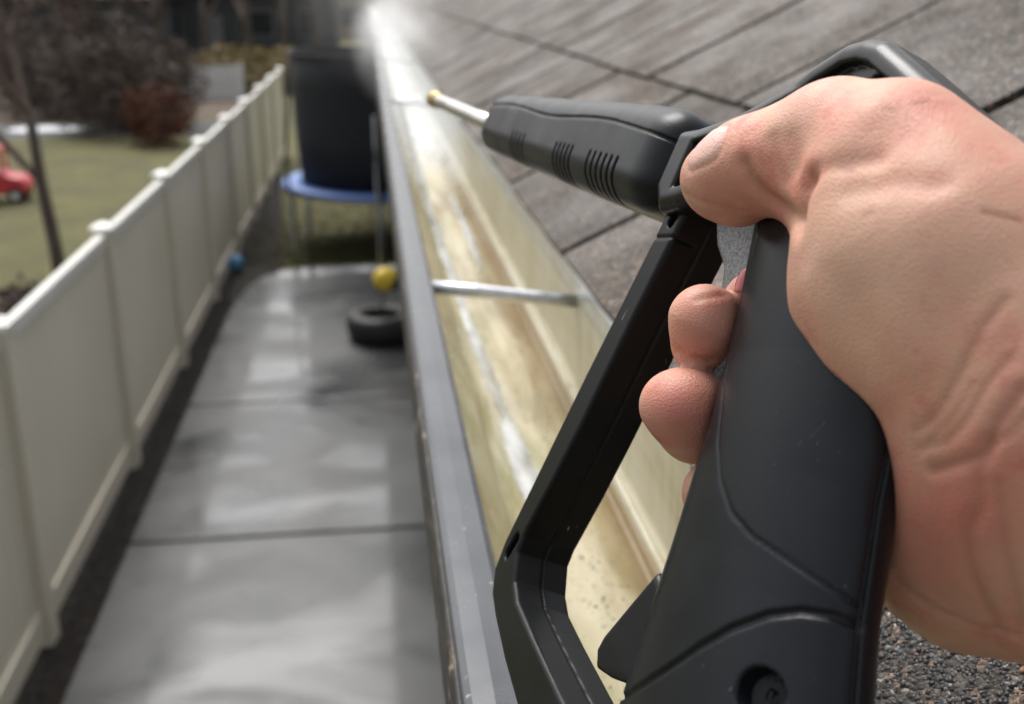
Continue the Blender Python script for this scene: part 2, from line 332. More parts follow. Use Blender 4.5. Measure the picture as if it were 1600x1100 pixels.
def line2(p, pts):
    d = None
    for a, b in zip(pts[:-1], pts[1:]):
        a = np.asarray(a); e = np.asarray(b)-a; t = np.clip(((p-a)@e)/(e@e), 0, 1); q = np.linalg.norm(p-a-t[:, None]*e, axis=1); d = q if d is None else np.minimum(d, q)
    return d
def extr(d2, l, w, r):                                # rounded extrusion of a 2D distance across l
    a = d2+r; b = np.abs(l)-w+r
    return np.hypot(np.maximum(a, 0), np.maximum(b, 0))+np.minimum(np.maximum(a, b), 0)-r
def carve(d, g, t): return smax(d, -np.maximum(g, -(d+t)), .55)
#PART2
# ================================================================ THE SETTING
ZL = HC-.188*1.22; XE = .171                       # gutter lip height, eave edge
def struct(o): o['kind'] = 'structure'; return o
gx = 420
struct(meshobj('ground', [(-gx, -60, -.03), (gx, -60, -.03), (gx, 620, -.03), (-gx, 620, -.03)], [(0, 1, 2, 3)], M['grass']))
struct(meshobj('soil_bed', [(-1.98, -3, -.018), (-1.6, -3, -.018), (-1.6, 12.6, -.018), (-1.2, 14.2, -.018), (-1.98, 24, -.018)], [(0, 1, 2, 3, 4)], M['soil']))
patio = struct(MB().box(-1.64, .6, -3, 11.7, -.16, -.045).build('patio', M['joint']))
jy = [-3, -.95, 1.55, 4.05, 6.56, 9.06, 11.75]
for a, b in zip(jy[:-1], jy[1:]):
    w = (b-a)/2-.024
    MB().box(-1.16, 1.13, -w, w, -.1, .0).build('slab', M['concrete'], patio, bevel=.004, loc=(-.5, (a+b)/2, 0))
prof = [(-1.66, 11.766), (.63, 11.766), (.63, 13.98), (-.55, 13.98), (-.95, 13.93), (-1.22, 13.78), (-1.42, 13.5), (-1.55, 13.1), (-1.63, 12.5)]
n_ = len(prof); c0 = np.array([-.5, 12.8])
meshobj('slab', [(x-c0[0], y-c0[1], z) for z in (-.1, 0.) for x, y in prof], [tuple(range(n_))[::-1], tuple(range(n_, 2*n_))]+[(i, (i+1) % n_, n_+(i+1) % n_, n_+i) for i in range(n_)], M['concrete'], patio, loc=(c0[0], c0[1], 0), bevel=.004)
# clods and bark chips in the bed, a blurred mass
V = []; Fc = []
for k in range(2600):
    y = random.uniform(3.5, 15); x = random.uniform(-1.86, -1.67); s = random.uniform(.008, .03); n0 = len(V); a = random.uniform(0, 6)
    if y > 12.5 and x > -1.75: continue
    for q in range(3): V.append((x+s*math.cos(a+q*2.1), y+s*1.5*math.sin(a+q*2.1), -.018+random.uniform(0, .012)))
    V.append((x, y, -.018+s*.7)); Fc += [(n0, n0+1, n0+3), (n0+1, n0+2, n0+3), (n0+2, n0, n0+3)]
tag(meshobj('bark_mulch', V, Fc, M['soil']), 'dark bark mulch strip between the cream fence and the concrete', 'mulch', kind='stuff')
# ---------------------------------------------------------------- house with shingled roof
house = tag(empty('house', (.62, 0, 0)), 'house whose brown shingled roof edge meets the gutter', 'house')
S_ = math.radians(26.6); OR = Vector((XE, 0, ZL+.012))
def hchild(o): o.parent = house; o.matrix_parent_inverse = Matrix.Translation((-.62, 0, 0)); return o
hchild(MB().box(.62, .8, -3, 23, -.05, ZL-.15).build('wall', M['wall']))
hchild(MB().box(.176, .196, -3, 23, ZL-.17, ZL-.01).build('fascia', M['fascia']))
hchild(MB().box(.196, .62, -3, 23, ZL-.17, ZL-.15).build('soffit', M['fascia']))
hchild(MB().prism([(.153, -.003), (.153, .0), (.160, .004), (.176, .0085), (.24, .040), (.24, .037), (.176, .0035)], -3, 23).V and (lambda m: m.build('drip_edge', M['alu']))(MB().prism([(.1640, ZL-.012), (.1640, ZL+.003), (.1665, ZL+.006), (.21, ZL+.0275), (.21, ZL+.0255), (.1675, ZL+.004), (.1655, ZL+.0015), (.1655, ZL-.012)], -3, 23)))
deck = MB().box(.004, 6, -3, 23, -.02, 0).build('roof', M['underlay'], house)
deck.parent = house; deck.matrix_parent_inverse = Matrix.Translation((-.62, 0, 0)); deck.location = OR; deck.rotation_euler = (0, -S_, 0)
TP, EX, GAP = .36, .235, .017
def tabverts(L=EX+.05, Wd=TP-GAP):
    m = 5; V = []
    for i in range(m+1):                                  # slightly ragged butt edge
        y = -Wd/2+Wd*i/m; r = random.uniform(-.0012, .0012)
        V += [(r, y, .001), (r+.0006, y, .0085), (L, y, -.004), (L, y, .0042)]
    Fc = []
    for i in range(m):
        a, b = 4*i, 4*i+4
        Fc += [(a, b, b+1, a+1), (a+1, b+1, b+3, a+3), (a+2, a+3, b+3, b+2), (a, a+2, b+2, b)]
    Fc += [(0, 1, 3, 2), (4*m, 4*m+2, 4*m+3, 4*m+1)]
    return V, Fc
tabs = []
for k in range(5):
    V, Fc = tabverts(); me = bpy.data.meshes.new('shingle'); me.from_pydata(V, [], Fc); me.update(); me.materials.append(M['shingle']); tabs.append(me)
FV = []; FF = []
for c in range(22):
    off = .90+(.18 if c % 2 else 0); k0 = -10
    for k in range(k0, 62):
        y = off+TP*(k+.5)+random.uniform(-.003, .003)
        if y > 22.5: break
        if y < -2.6: continue
        x = (-.012 if c or y > .62 else -.022)+c*EX; zz = .0005+(.0018 if c else 0)
        if c < 7 and -1.0 < y < 13.2:
            o = bpy.data.objects.new('shingle', random.choice(tabs)); link(o, deck); o.location = (x+random.uniform(-.002, .002), y, zz+random.uniform(0, .001)); o.rotation_euler = (0, random.uniform(-.002, .002), random.uniform(-.004, .004))
        else:
            V, Fc = tabverts(); n0 = len(FV); FV += [(x+v[0], y+v[1], zz+v[2]) for v in V]; FF += [tuple(n0+i for i in q) for q in Fc]
tag(meshobj('shingle_field', FV, FF, M['shingle'], deck), kind='stuff')
# loose-looking mineral granules on the nearest eave tabs
NG = 30000
gxx = -.022+RNG.random(NG)*.13; gyy = .15+RNG.random(NG)*.40; ok = np.abs(((gyy-.90+.0) % TP)) > .006; gxx, gyy = gxx[ok], gyy[ok]; NG = len(gxx)
oct_ = np.array([(1, 0, 0), (0, 1, 0), (-1, 0, 0), (0, -1, 0), (0, 0, 1), (0, 0, -1)], float)
sz = .0005+RNG.random((NG, 1, 1))**2*.00085; jit = oct_[None]*(.6+.8*RNG.random((NG, 6, 1)))
ang = RNG.random((NG, 3))*6.28
ca, sa = np.cos(ang), np.sin(ang)
Rz = np.zeros((NG, 3, 3)); Rz[:, 0, 0] = ca[:, 0]; Rz[:, 0, 1] = -sa[:, 0]; Rz[:, 1, 0] = sa[:, 0]; Rz[:, 1, 1] = ca[:, 0]; Rz[:, 2, 2] = 1
Rx = np.zeros((NG, 3, 3)); Rx[:, 0, 0] = 1; Rx[:, 1, 1] = ca[:, 1]; Rx[:, 1, 2] = -sa[:, 1]; Rx[:, 2, 1] = sa[:, 1]; Rx[:, 2, 2] = ca[:, 1]
GV = np.einsum('nij,nkj->nki', Rz@Rx, jit)*sz*1.25+np.stack([gxx, gyy, .0088-np.where(gxx > 0, gxx*.015, 0)+.0004], 1)[:, None, :]
of = np.array([(0, 1, 4), (1, 2, 4), (2, 3, 4), (3, 0, 4), (1, 0, 5), (2, 1, 5), (3, 2, 5), (0, 3, 5)])
GF = (np.arange(NG)[:, None, None]*6+of[None]).reshape(-1, 3)
me = bpy.data.meshes.new('mineral_granules'); me.vertices.add(NG*6); me.vertices.foreach_set('co', GV.astype(np.float32).ravel())
me.loops.add(GF.size); me.loops.foreach_set('vertex_index', GF.astype(np.int32).ravel()); me.polygons.add(len(GF)); me.polygons.foreach_set('loop_start', np.arange(0, GF.size, 3, dtype=np.int32)); me.update(calc_edges=True)
pal = np.array([(.02, .02, .021), (.035, .034, .034), (.055, .052, .05), (.08, .077, .075), (.15, .15, .155), (.30, .31, .33), (.26, .12, .06)])
pick = RNG.choice(7, NG, p=[.24, .26, .22, .14, .08, .035, .025]); gc = np.repeat(np.concatenate([pal[pick]*(.8+.4*RNG.random((NG, 1))), np.ones((NG, 1))], 1), 6, 0)
ca_ = me.color_attributes.new('tone', 'FLOAT_COLOR', 'POINT'); ca_.data.foreach_set('color', gc.astype(np.float32).ravel()); me.materials.append(M['granule'])
tag(link(bpy.data.objects.new('mineral_granules', me), deck), kind='stuff')
# ---------------------------------------------------------------- gutter
gut = tag(empty('rain_gutter', (.1, 0, ZL)), 'cream inside rain gutter with grey rolled lip and streaky algae stains', 'gutter')
def gch(o): o.parent = gut; o.matrix_parent_inverse = Matrix.Translation((-.1, 0, -ZL)); return o
Y0, Y1 = -2.9, 22.8
def strip(prof, ys):
    m = MB(); k = len(prof)
    for y in ys: m.V += [(x, y, ZL+z) for x, z in prof]
    for j in range(len(ys)-1):
        for i in range(k-1): m.F.append((j*k+i, j*k+i+1, (j+1)*k+i+1, (j+1)*k+i))
    return m
ys = [Y0, -.5]+[.2+.15*i for i in range(20)]+[4, 6, 9, 14, Y1]
def solid(o, t=.001):
    s = o.modifiers.new('solid', 'SOLIDIFY'); s.thickness = t; s.offset = 0; return o
solid(gch(strip([(.044, -.008), (.046, -.02), (.047, -.034), (.053, -.046), (.063, -.056), (.070, -.068), (.073, -.082), (.076, -.092), (.082, -.098), (.09, -.1), (.11, -.1005), (.13, -.1005), (.1495, -.0995), (.152, -.1025), (.1545, -.0985), (.157, -.0945)], ys).build('trough', M['gutter_in'], smooth=True)))
solid(gch(strip([(.157, -.0945), (.160, -.0925), (.1625, -.0935), (.1645, -.0975), (.167, -.0965), (.1685, -.09), (.1690, -.04), (.1695, -.010)], ys).build('back_wall', M['gutter_back'], smooth=True)))
gch(MB().prism([(.0235, ZL-.0125), (.0225, ZL-.006), (.0235, ZL-.0015), (.0262, ZL), (.034, ZL+.0004), (.042, ZL-.0004), (.0448, ZL-.002), (.0456, ZL-.006), (.0452, ZL-.0135), (.0435, ZL-.0135), (.0435, ZL-.007), (.026, ZL-.007), (.026, ZL-.0125)], Y0, Y1).build('rolled_lip', M['lip'], bevel=.0006))
solid(gch(strip([(.0226, -.0050), (.0212, -.012), (.0200, -.03), (.0205, -.042), (.029, -.052), (.042, -.06), (.052, -.07), (.057, -.085), (.061, -.1), (.068, -.106), (.172, -.106)], ys).build('front_face', M['gutter_face'], smooth=True)))
for y, dy in [(-.78, 0), (.887, 0), (2.55, 0), (4.2, 0), (5.9, 0), (7.6, 0), (9.3, 0)]:
    gch(MB().tube([(.0445, y, ZL-.0075), (.085, y, ZL-.0125), (.13, y, ZL-.019), (.1685, y, ZL-.0245)], .0056, 14).build('hanger_spike', M['alu'], smooth=True))
t = NT('washed_sheen_streak'); t.n.remove(t.b)
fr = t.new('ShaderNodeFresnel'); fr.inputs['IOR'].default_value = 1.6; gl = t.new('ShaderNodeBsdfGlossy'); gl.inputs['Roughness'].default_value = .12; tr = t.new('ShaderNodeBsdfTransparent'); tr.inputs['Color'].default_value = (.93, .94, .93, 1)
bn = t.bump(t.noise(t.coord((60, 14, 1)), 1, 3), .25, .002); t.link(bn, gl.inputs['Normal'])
df = t.new('ShaderNodeBsdfDiffuse'); df.inputs['Color'].default_value = (.62, .63, .62, 1); m0 = t.new('ShaderNodeMixShader'); t.link(t.ramp(t.noise(t.coord((40, 9, 1)), 1.5, 4), [(.35, .2), (.62, .95)]), m0.inputs[0]); t.link(tr.outputs[0], m0.inputs[1]); t.link(df.outputs[0], m0.inputs[2])  # white diffuse: paint washed clean, plus sky sheen put into the colour
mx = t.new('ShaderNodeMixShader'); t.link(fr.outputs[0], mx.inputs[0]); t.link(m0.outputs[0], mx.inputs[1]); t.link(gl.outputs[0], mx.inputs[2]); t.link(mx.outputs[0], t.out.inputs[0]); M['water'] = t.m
def pale_streak(pts, seed):
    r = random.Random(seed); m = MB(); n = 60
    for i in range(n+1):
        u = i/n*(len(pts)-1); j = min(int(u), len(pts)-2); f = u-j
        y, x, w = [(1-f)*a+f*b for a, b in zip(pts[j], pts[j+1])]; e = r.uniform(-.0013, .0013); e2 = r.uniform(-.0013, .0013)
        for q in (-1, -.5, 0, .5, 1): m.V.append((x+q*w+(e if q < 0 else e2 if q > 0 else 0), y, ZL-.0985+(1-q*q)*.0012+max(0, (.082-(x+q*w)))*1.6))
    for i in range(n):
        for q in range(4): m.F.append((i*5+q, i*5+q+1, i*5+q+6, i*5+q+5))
    gch(m.build('washed_sheen_streak', M['water'], smooth=True))
pale_streak([(.80, .0985, .0015), (.9, .096, .006), (1.1, .092, .005), (1.35, .088, .006), (1.7, .083, .007), (2.1, .083, .009), (2.6, .083, .012), (3.4, .085, .016)], 1)
pale_streak([(.60, .104, .003), (.68, .100, .009), (.76, .098, .008), (.82, .099, .002)], 2)
pale_streak([(1.3, .128, .002), (1.5, .130, .006), (1.65, .130, .004), (1.9, .128, .002)], 3)
# shingle grit washed into little drifts on the gutter floor
V = []; Fc = []; r = np.random.default_rng(21)
for cx, cy, sx_, sy_, n in [(.118, .50, .004, .02, 16), (.123, .56, .005, .03, 22), (.112, .46, .006, .03, 14), (.135, .80, .006, .04, 70), (.140, 1.02, .006, .05, 60), (.12, 1.25, .01, .08, 60), (.15, .7, .003, .15, 90), (.105, .95, .006, .1, 60), (.115, .7, .02, .25, 90)]:
    for k in range(n):
        x = min(.149, max(.085, r.normal(cx, sx_))); y = r.normal(cy, sy_); s = r.uniform(.0003, .0008); n0 = len(V); z = ZL-.1+.0004
        for q in oct_: p = q*s*r.uniform(.6, 1.3); V.append((x+p[0], y+p[1], z+p[2]))
        Fc += [tuple(n0+i for i in f) for f in of]
tag(gch(meshobj('washed_grit', V, Fc, M['soil'])), kind='stuff')
# ---------------------------------------------------------------- vinyl fence
fence = tag(empty('vinyl_fence', (-1.9, 5.5, 0)), 'cream vinyl privacy fence with flat capped posts beside the patio', 'fence')
FX, PYS = -1.905, [5.5+2.35*k for k in range(-3, 9)]
pm = bpy.data.meshes.new('post'); mb = MB().box(-.064, .064, -.064, .064, -.1, 1.80); pm.from_pydata(mb.V, [], mb.F); pm.materials.append(M['vinyl'])
cm = bpy.data.meshes.new('post_cap'); mb = MB().box(-.079, .079, -.079, .079, 1.795, 1.825); n0 = len(mb.V); mb.V += [(-.079, -.079, 1.825), (.079, -.079, 1.825), (.079, .079, 1.825), (-.079, .079, 1.825), (0, 0, 1.862)]; mb.F = [f for f in mb.F if f != (4, 5, 6, 7)]+[(n0, n0+1, n0+4), (n0+1, n0+2, n0+4), (n0+2, n0+3, n0+4), (n0+3, n0, n0+4)]; cm.from_pydata(mb.V, [], mb.F); cm.materials.append(M['vinyl_cap'])
nb = 14; bw = (2.35-.128)/nb; mb = MB()
for i in range(nb):
    y = .064+i*bw; mb.box(-.012, .012, y+.003, y+bw-.003, .2, 1.70)
mb.box(-.008, .008, .06, 2.29, .2, 1.70)
panm = bpy.data.meshes.new('panel'); panm.from_pydata(mb.V, [], mb.F); panm.materials.append(M['vinyl'])
mb = MB().box(-.03, .03, .064, 2.286, 1.69, 1.785); trm = bpy.data.meshes.new('top_rail'); trm.from_pydata(mb.V, [], mb.F); trm.materials.append(M['vinyl_cap'])
mb = MB().box(-.03, .03, .064, 2.286, .05, .205); brm = bpy.data.meshes.new('bottom_rail'); brm.from_pydata(mb.V, [], mb.F); brm.materials.append(M['vinyl'])
for i, y in enumerate(PYS):
    lx, ly = FX+1.9, y-5.5
    for nm, me in (('post', pm), ('panel', panm), ('top_rail', trm), ('bottom_rail', brm)):
        if nm != 'post' and i == len(PYS)-1: continue
        o = bpy.data.objects.new(nm, me); link(o, fence); o.location = (lx, ly, 0)
        if nm == 'post':
            b = o.modifiers.new('bevel', 'BEVEL'); b.width = .006
            c = bpy.data.objects.new('post_cap', cm); link(c, o)
        elif nm == 'top_rail': b = o.modifiers.new('bevel', 'BEVEL'); b.width = .012; b.segments = 3
# ---------------------------------------------------------------- trampoline
TC = Vector((.25, 15.4, 0)); TR = 1.5
tramp = tag(empty('trampoline', TC), 'round trampoline with blue edge pad and tall black safety net', 'trampoline')
MB().lathe([(TR-.30, .86), (TR-.30, .9), (TR, .9), (TR+.02, .87), (TR, .82), (TR-.02, .82)], 48).build('edge_pad', M['pad'], tramp, smooth=True)
MB().lathe([(0.001, .862), (TR-.29, .862)], 48).build('jump_mat', M['net'], tramp)
MB().tube([(TR*math.cos(a), TR*math.sin(a), .82) for a in np.linspace(0, 2*math.pi, 49)], .022, 8).build('frame_ring', M['galv'], tramp, smooth=True)
NV = MB().lathe([(TR-.27, .9), (TR-.22, 1.5), (TR-.19, 2.2), (TR-.18, 2.62)], 64).build('safety_net', M['net'], tramp, smooth=True); solid(NV, .004)
MB().tube([((TR-.17)*math.cos(a), (TR-.17)*math.sin(a), 2.62) for a in np.linspace(0, 2*math.pi, 49)], .016, 8).build('net_hoop', M['darkpole'], tramp, smooth=True)
for k in range(6):
    a = k*math.pi/3+.42; ca, sa = math.cos(a), math.sin(a)
    MB().tube([(TR*ca, TR*sa, .8), ((TR+.03)*ca, (TR+.03)*sa, 1.3), ((TR-.12)*ca, (TR-.12)*sa, 2.64)], .022, 8).build('net_pole', M['darkpole'], tramp, smooth=True)
    a2 = a+.3; p = [(TR*math.cos(a), TR*math.sin(a), .82), (TR*math.cos(a), TR*math.sin(a), -.005), (TR*math.cos(a2), TR*math.sin(a2), -.005), (TR*math.cos(a2), TR*math.sin(a2), .82)]
    MB().tube(p, .02, 8).build('leg', M['galv'], tramp, smooth=True)
# ---------------------------------------------------------------- tetherball with tyre base
bp = onz(592, 530, 0.02); BX, BY = bp[0]+.04, bp[1]+.12
tb = tag(empty('tetherball_stand', (BX, BY, 0)), 'thin grey tetherball pole standing in a black tyre on the patio', 'tetherball stand')
cs = [(.19, .03), (.21, .005), (.30, .0), (.34, .03), (.365, .13), (.35, .235), (.30, .275), (.21, .27), (.19, .235), (.20, .13), (.19, .03)]
MB().lathe(cs, 40).build('tyre_base', M['tyre'], tb, smooth=True)
MB().lathe([(.001, .10), (.195, .10)], 24).build('concrete_fill', M['joint'], tb)
MB().tube([(0, 0, .05), (0, 0, 2.25)], .013, 10).build('pole', M['galv'], tb, smooth=True)
bc = PX(606, 427, BY/fw[1]/1.0); bz = .66
def ball(name, c, r, m, parent=None, seg=24):
    pr = [(max(1e-4, r*math.sin(t)), -r*math.cos(t)) for t in np.linspace(0, math.pi, 14)]; return MB().lathe(pr, seg, (0, 0, 0)).build(name, m, parent, smooth=True, loc=c)
tball = tag(ball('tether_ball', (BX+.05, BY-.16, .66), .125, M['yellow']), 'yellow ball hanging beside the tetherball pole', 'ball')
MB().tube([(0, 0, .12), (-.03, .06, .8), (-.085, .155, 1.58)], .006, 6).build('cord', M['darkpole'], tball)
ball('ball_patch', (.07, -.02, -.03), .085, M['darkpole'], tball)
# ---------------------------------------------------------------- plants
def tree(name, loc, h, r0, label, group=None, seed=1, spread=.62, depth=6, lean=(0, 0), clear=.28):
    rd = random.Random(seed); T = MB(); Bm = MB()
    def grow(p, d, L, r, lv):
        n = 3; pts = [p]; rs = [r]
        for i in range(n):
            d = nrm(d+np.array([rd.uniform(-.16, .16), rd.uniform(-.16, .16), rd.uniform(-.02, .12)])*(.3 if lv == 0 else 1)); p = p+d*L/n; pts.append(p); rs.append(r*(1-.33*(i+1)/n))
        (T if lv == 0 else Bm).tube(pts, rs, 7 if lv < 2 else 4 if lv < 4 else 3, cap=lv == 0)
        if lv >= depth: return
        for k in range(3 if lv < 4 else 2):
            a = rd.uniform(0, 6.28); s = spread*rd.uniform(.6, 1.35); e = nrm(np.cross(d, [math.cos(a), math.sin(a), .3])); j = rd.randint(1, 3)
            grow(pts[j] if lv else pts[rd.randint(2, 3)], nrm(d*math.cos(s)+e*math.sin(s)), L*rd.uniform(.58, .82), rs[j]*.66, lv+1)
    grow(np.array([0, 0, -.05]), nrm(np.array([lean[0], lean[1], 1.])), h*clear, r0, 0)
    root = tag(empty(name, loc), label, 'tree', group)
    T.build('trunk', M['bark'], root, smooth=True); Bm.build('crown', M['twig'], root)
    return root
def shrub(name, loc, rx, ry, h, m, label, cat='shrub', group=None, n=1500, seed=3, leaf=.06, wf=.45):
    r = np.random.default_rng(seed); root = tag(empty(name, loc), label, cat, group)
    u = r.normal(size=(n, 3)); u /= np.linalg.norm(u, axis=1)[:, None]; u *= (.45+.6*r.random((n, 1))**.5)*(1+.22*np.sin(u[:, :1]*7+u[:, 1:2]*5+seed))
    c = np.stack([u[:, 0]*rx, u[:, 1]*ry, h*.5+u[:, 2]*h*.52], 1); c[:, 2] = np.maximum(c[:, 2], .03)
    a = r.normal(size=(n, 3)); a /= np.linalg.norm(a, axis=1)[:, None]; b = np.cross(a, r.normal(size=(n, 3))); b /= np.linalg.norm(b, axis=1)[:, None]
    s = leaf*(.6+.9*r.random((n, 1))); V = np.stack([c-a*s, c+b*s*wf, c+a*s, c-b*s*wf], 1).reshape(-1, 3); V[:, 2] = np.maximum(V[:, 2], 0.)
    meshobj('foliage', V, [tuple(range(4*i, 4*i+4)) for i in range(n)], m, root)
    st = MB(); rd = random.Random(seed)
    for k in range(9):
        an = rd.uniform(0, 6.28); st.tube([(0, 0, -.05), (rx*.25*math.cos(an), ry*.25*math.sin(an), h*.4), (rx*.6*math.cos(an), ry*.6*math.sin(an), h*.8)], [.025, .018, .006], 5)
    st.build('stems', M['bark'], root); return root
def gp(px, py): v = onz(px, py, -.03); return (v[0], v[1], -.03)
def at(px, y):                                           # ground point on the ray's column at distance y
    r = ray(px, 200); return (r[0]*y/r[1], y, -.03)
tree('bare_tree', at(66, 12.5), 6.2, .085, depth=7, label= 'slim bare tree standing on the neighbouring lawn beside the red toy car', seed=4, clear=.36)
tree('bare_tree', at(150, 34), 9, .17, 'bare tree between the brown hedge and the white picket fence', seed=9)
tree('bare_tree', at(265, 44), 12, .24, 'tall bare tree with reddish trunk before the dark house', seed=12)
tree('bare_tree', at(20, 40), 10, .2, 'bare tree rising from behind the leafless hedge', seed=15)
tree('bare_tree', at(400, 52), 11, .22, 'bare tree standing past the far end of the cream fence', seed=21)
for i, (px, y, h) in enumerate([(60, 47, 9), (105, 52, 11), (200, 50, 10), (330, 56, 11), (455, 49, 10)]):
    tree('bare_tree', at(px, y), h, .19, ['bare tree right in front of the house with the grey door', 'bare tree over the corner of the house behind the hedges', 'bare tree between the two dark houses', 'bare tree growing against the dark house front', 'bare tree between the fence end and the trampoline'][i], seed=51+i)
tree('bare_tree', at(505, 58), 12, .22, 'wide bare tree far behind the trampoline', seed=33)
for i, (px, y, rx, h) in enumerate([(60, 36, 2.6, 2.4), (120, 33, 2.2, 2.2), (195, 29, 1.7, 2.5), (215, 31, 1.6, 2.2)]):
    shrub('brown_hedge', at(px, y), rx, 1.4, h, M['hedge'], ['widest brown hedge in front of the dark house', 'brown hedge clump at the foot of the bare tree by the hedges', 'tallest dark brown hedge by the road', 'dark brown hedge right behind the tallest hedge'][i], 'hedge', 'brown hedges beyond the neighbouring lawn', 2400, 5+i, .2, .12)
shrub('rust_shrub', at(246, 26.5), .75, .75, 1.35, M['rust_leaf'], 'round rust red shrub at the edge of the road', n=1500, seed=31, leaf=.07)
shrub('dry_grass_clump', at(390, 40), 2.4, 1.2, 1.5, simple('straw', (.2, .15, .07), (.3, .24, .12), 4, .9, 0), 'straw coloured dry grass clump past the fence end', 'grass clump', n=1800, seed=41, leaf=.14)
shrub('low_shrub', at(10, 11.4), .7, .6, .55, M['hedge'], 'low brown shrub under the slim bare tree', n=900, seed=44, leaf=.05)
def blk(name, px, y, wd_, dp, h, m): pass
M['bed'] = simple('brown_leaf_litter', (.045, .030, .021), (.13, .09, .062), 5, .9, .8, .02)
struct(meshobj('road', [(-60, 25.6, -.024), (-2.2, 28.4, -.024), (-2.2, 31.4, -.024), (-60, 28.9, -.024)], [(0, 1, 2, 3)], M['asphalt']))
bc_ = at(40, 11.6)
struct(meshobj('garden_bed', [(bc_[0]+1.5*math.cos(a)*(1+.12*math.sin(3*a)), bc_[1]+2.0*math.sin(a)*(1+.1*math.cos(4*a)), -.026) for a in np.linspace(0, 2*math.pi, 28)[:-1]], [tuple(range(27))], M['bed']))
struct(meshobj('garden_bed', [(-22, 29.6, -.022), (-4.2, 32.2, -.022), (-3.4, 40, -.022), (-24, 41, -.022)], [(0, 1, 2, 3)], M['bed']))
# picket fences
def picket(loc, L, n, h, label, rz=0):
    root = tag(empty('picket_fence', loc, rz), label, 'picket fence')
    for z in (.25*h, .75*h): MB().box(0, L, .0, .03, z, z+.07).build('rail', M['white'], root)
    me = None
    for i in range(n):
        x = L*(i+.5)/n; w = L/n*.42
        if me is None:
            me = bpy.data.meshes.new('picket'); me.from_pydata([(-w, -.025, .03), (w, -.025, .03), (w, -.025, h-.08), (0, -.025, h), (-w, -.025, h-.08), (-w, -.002, .03), (w, -.002, .03), (w, -.002, h-.08), (0, -.002, h), (-w, -.002, h-.08)], [], [(0, 1, 2, 3, 4), (9, 8, 7, 6, 5), (0, 5, 6, 1), (1, 6, 7, 2), (2, 7, 8, 3), (3, 8, 9, 4), (4, 9, 5, 0)]); me.materials.append(M['white'])
        o = bpy.data.objects.new('picket', me); link(o, root); o.location = (x, 0, 0)
    for x in (-.05, L+.05): MB().box(x-.05, x+.05, -.02, .08, -.1, h+.06).build('post', M['white'], root)
picket(at(255, 37.5), 2.6, 16, 1.15, 'white picket fence in front of the dark house', .0)
# houses far behind
M['frame'] = simple('grey_trim', (.16, .16, .17), (.22, .22, .23), 3, .5, .1)
def farhouse(name, loc, w, dp, h, rh, m, label, wins, door=None):
    root = tag(empty(name, loc), label, 'house')
    MB().box(-w/2, w/2, 0, dp, -.1, h).build('wall', m, root)
    ov = .5; V = [(-w/2-ov, -ov, h-.15), (w/2+ov, -ov, h-.15), (w/2+ov, dp+ov, h-.15), (-w/2-ov, dp+ov, h-.15), (-w/2-ov, dp/2, h+rh), (w/2+ov, dp/2, h+rh)]
    rf = meshobj('roof', V, [(0, 1, 5, 4), (2, 3, 4, 5), (0, 4, 3), (1, 2, 5), (3, 2, 1, 0)], M['house_roof'], root)
    MB().box(w*.2, w*.2+.7, dp*.3, dp*.3+.7, h+.2, h+rh+.7).build('chimney', M['stone'], rf)
    for (x, z, ww, hh) in wins:
        f = MB().box(x-ww/2-.08, x+ww/2+.08, -.05, .02, z-.08, z+hh+.08).build('window', M['frame'], root); MB().box(x-ww/2, x+ww/2, -.062, -.04, z, z+hh).build('pane', M['glass'], f)
    if door: MB().box(door-.5, door+.5, -.05, .02, 0, 2.1).build('door', M['frame'], root)
farhouse('dark_house', at(330, 66), 15, 9, 3.4, 3.2, M['dark_siding'], 'dark sided house far behind the white picket fence', [(-5.5, 1, 1.6, 1.3), (-2, 1, 1.6, 1.3), (3, 1, 1.8, 1.3), (6, 1, 1.2, 1.3)], .6)
farhouse('tan_house', at(60, 60), 13, 8, 3.2, 2.8, M['dark_siding'], 'dark house directly behind the brown hedges', [(-3.5, 1, 1.4, 1.2), (3.4, 1, 1.4, 1.2)], -.4)
farhouse('grey_house', at(560, 84), 16, 9, 3.2, 3.0, M['tan_siding'], 'tan sided house far beyond the trampoline', [(-5, 1, 1.6, 1.2), (0, 1, 1.6, 1.2), (5, 1, 1.6, 1.2)], 2.5)
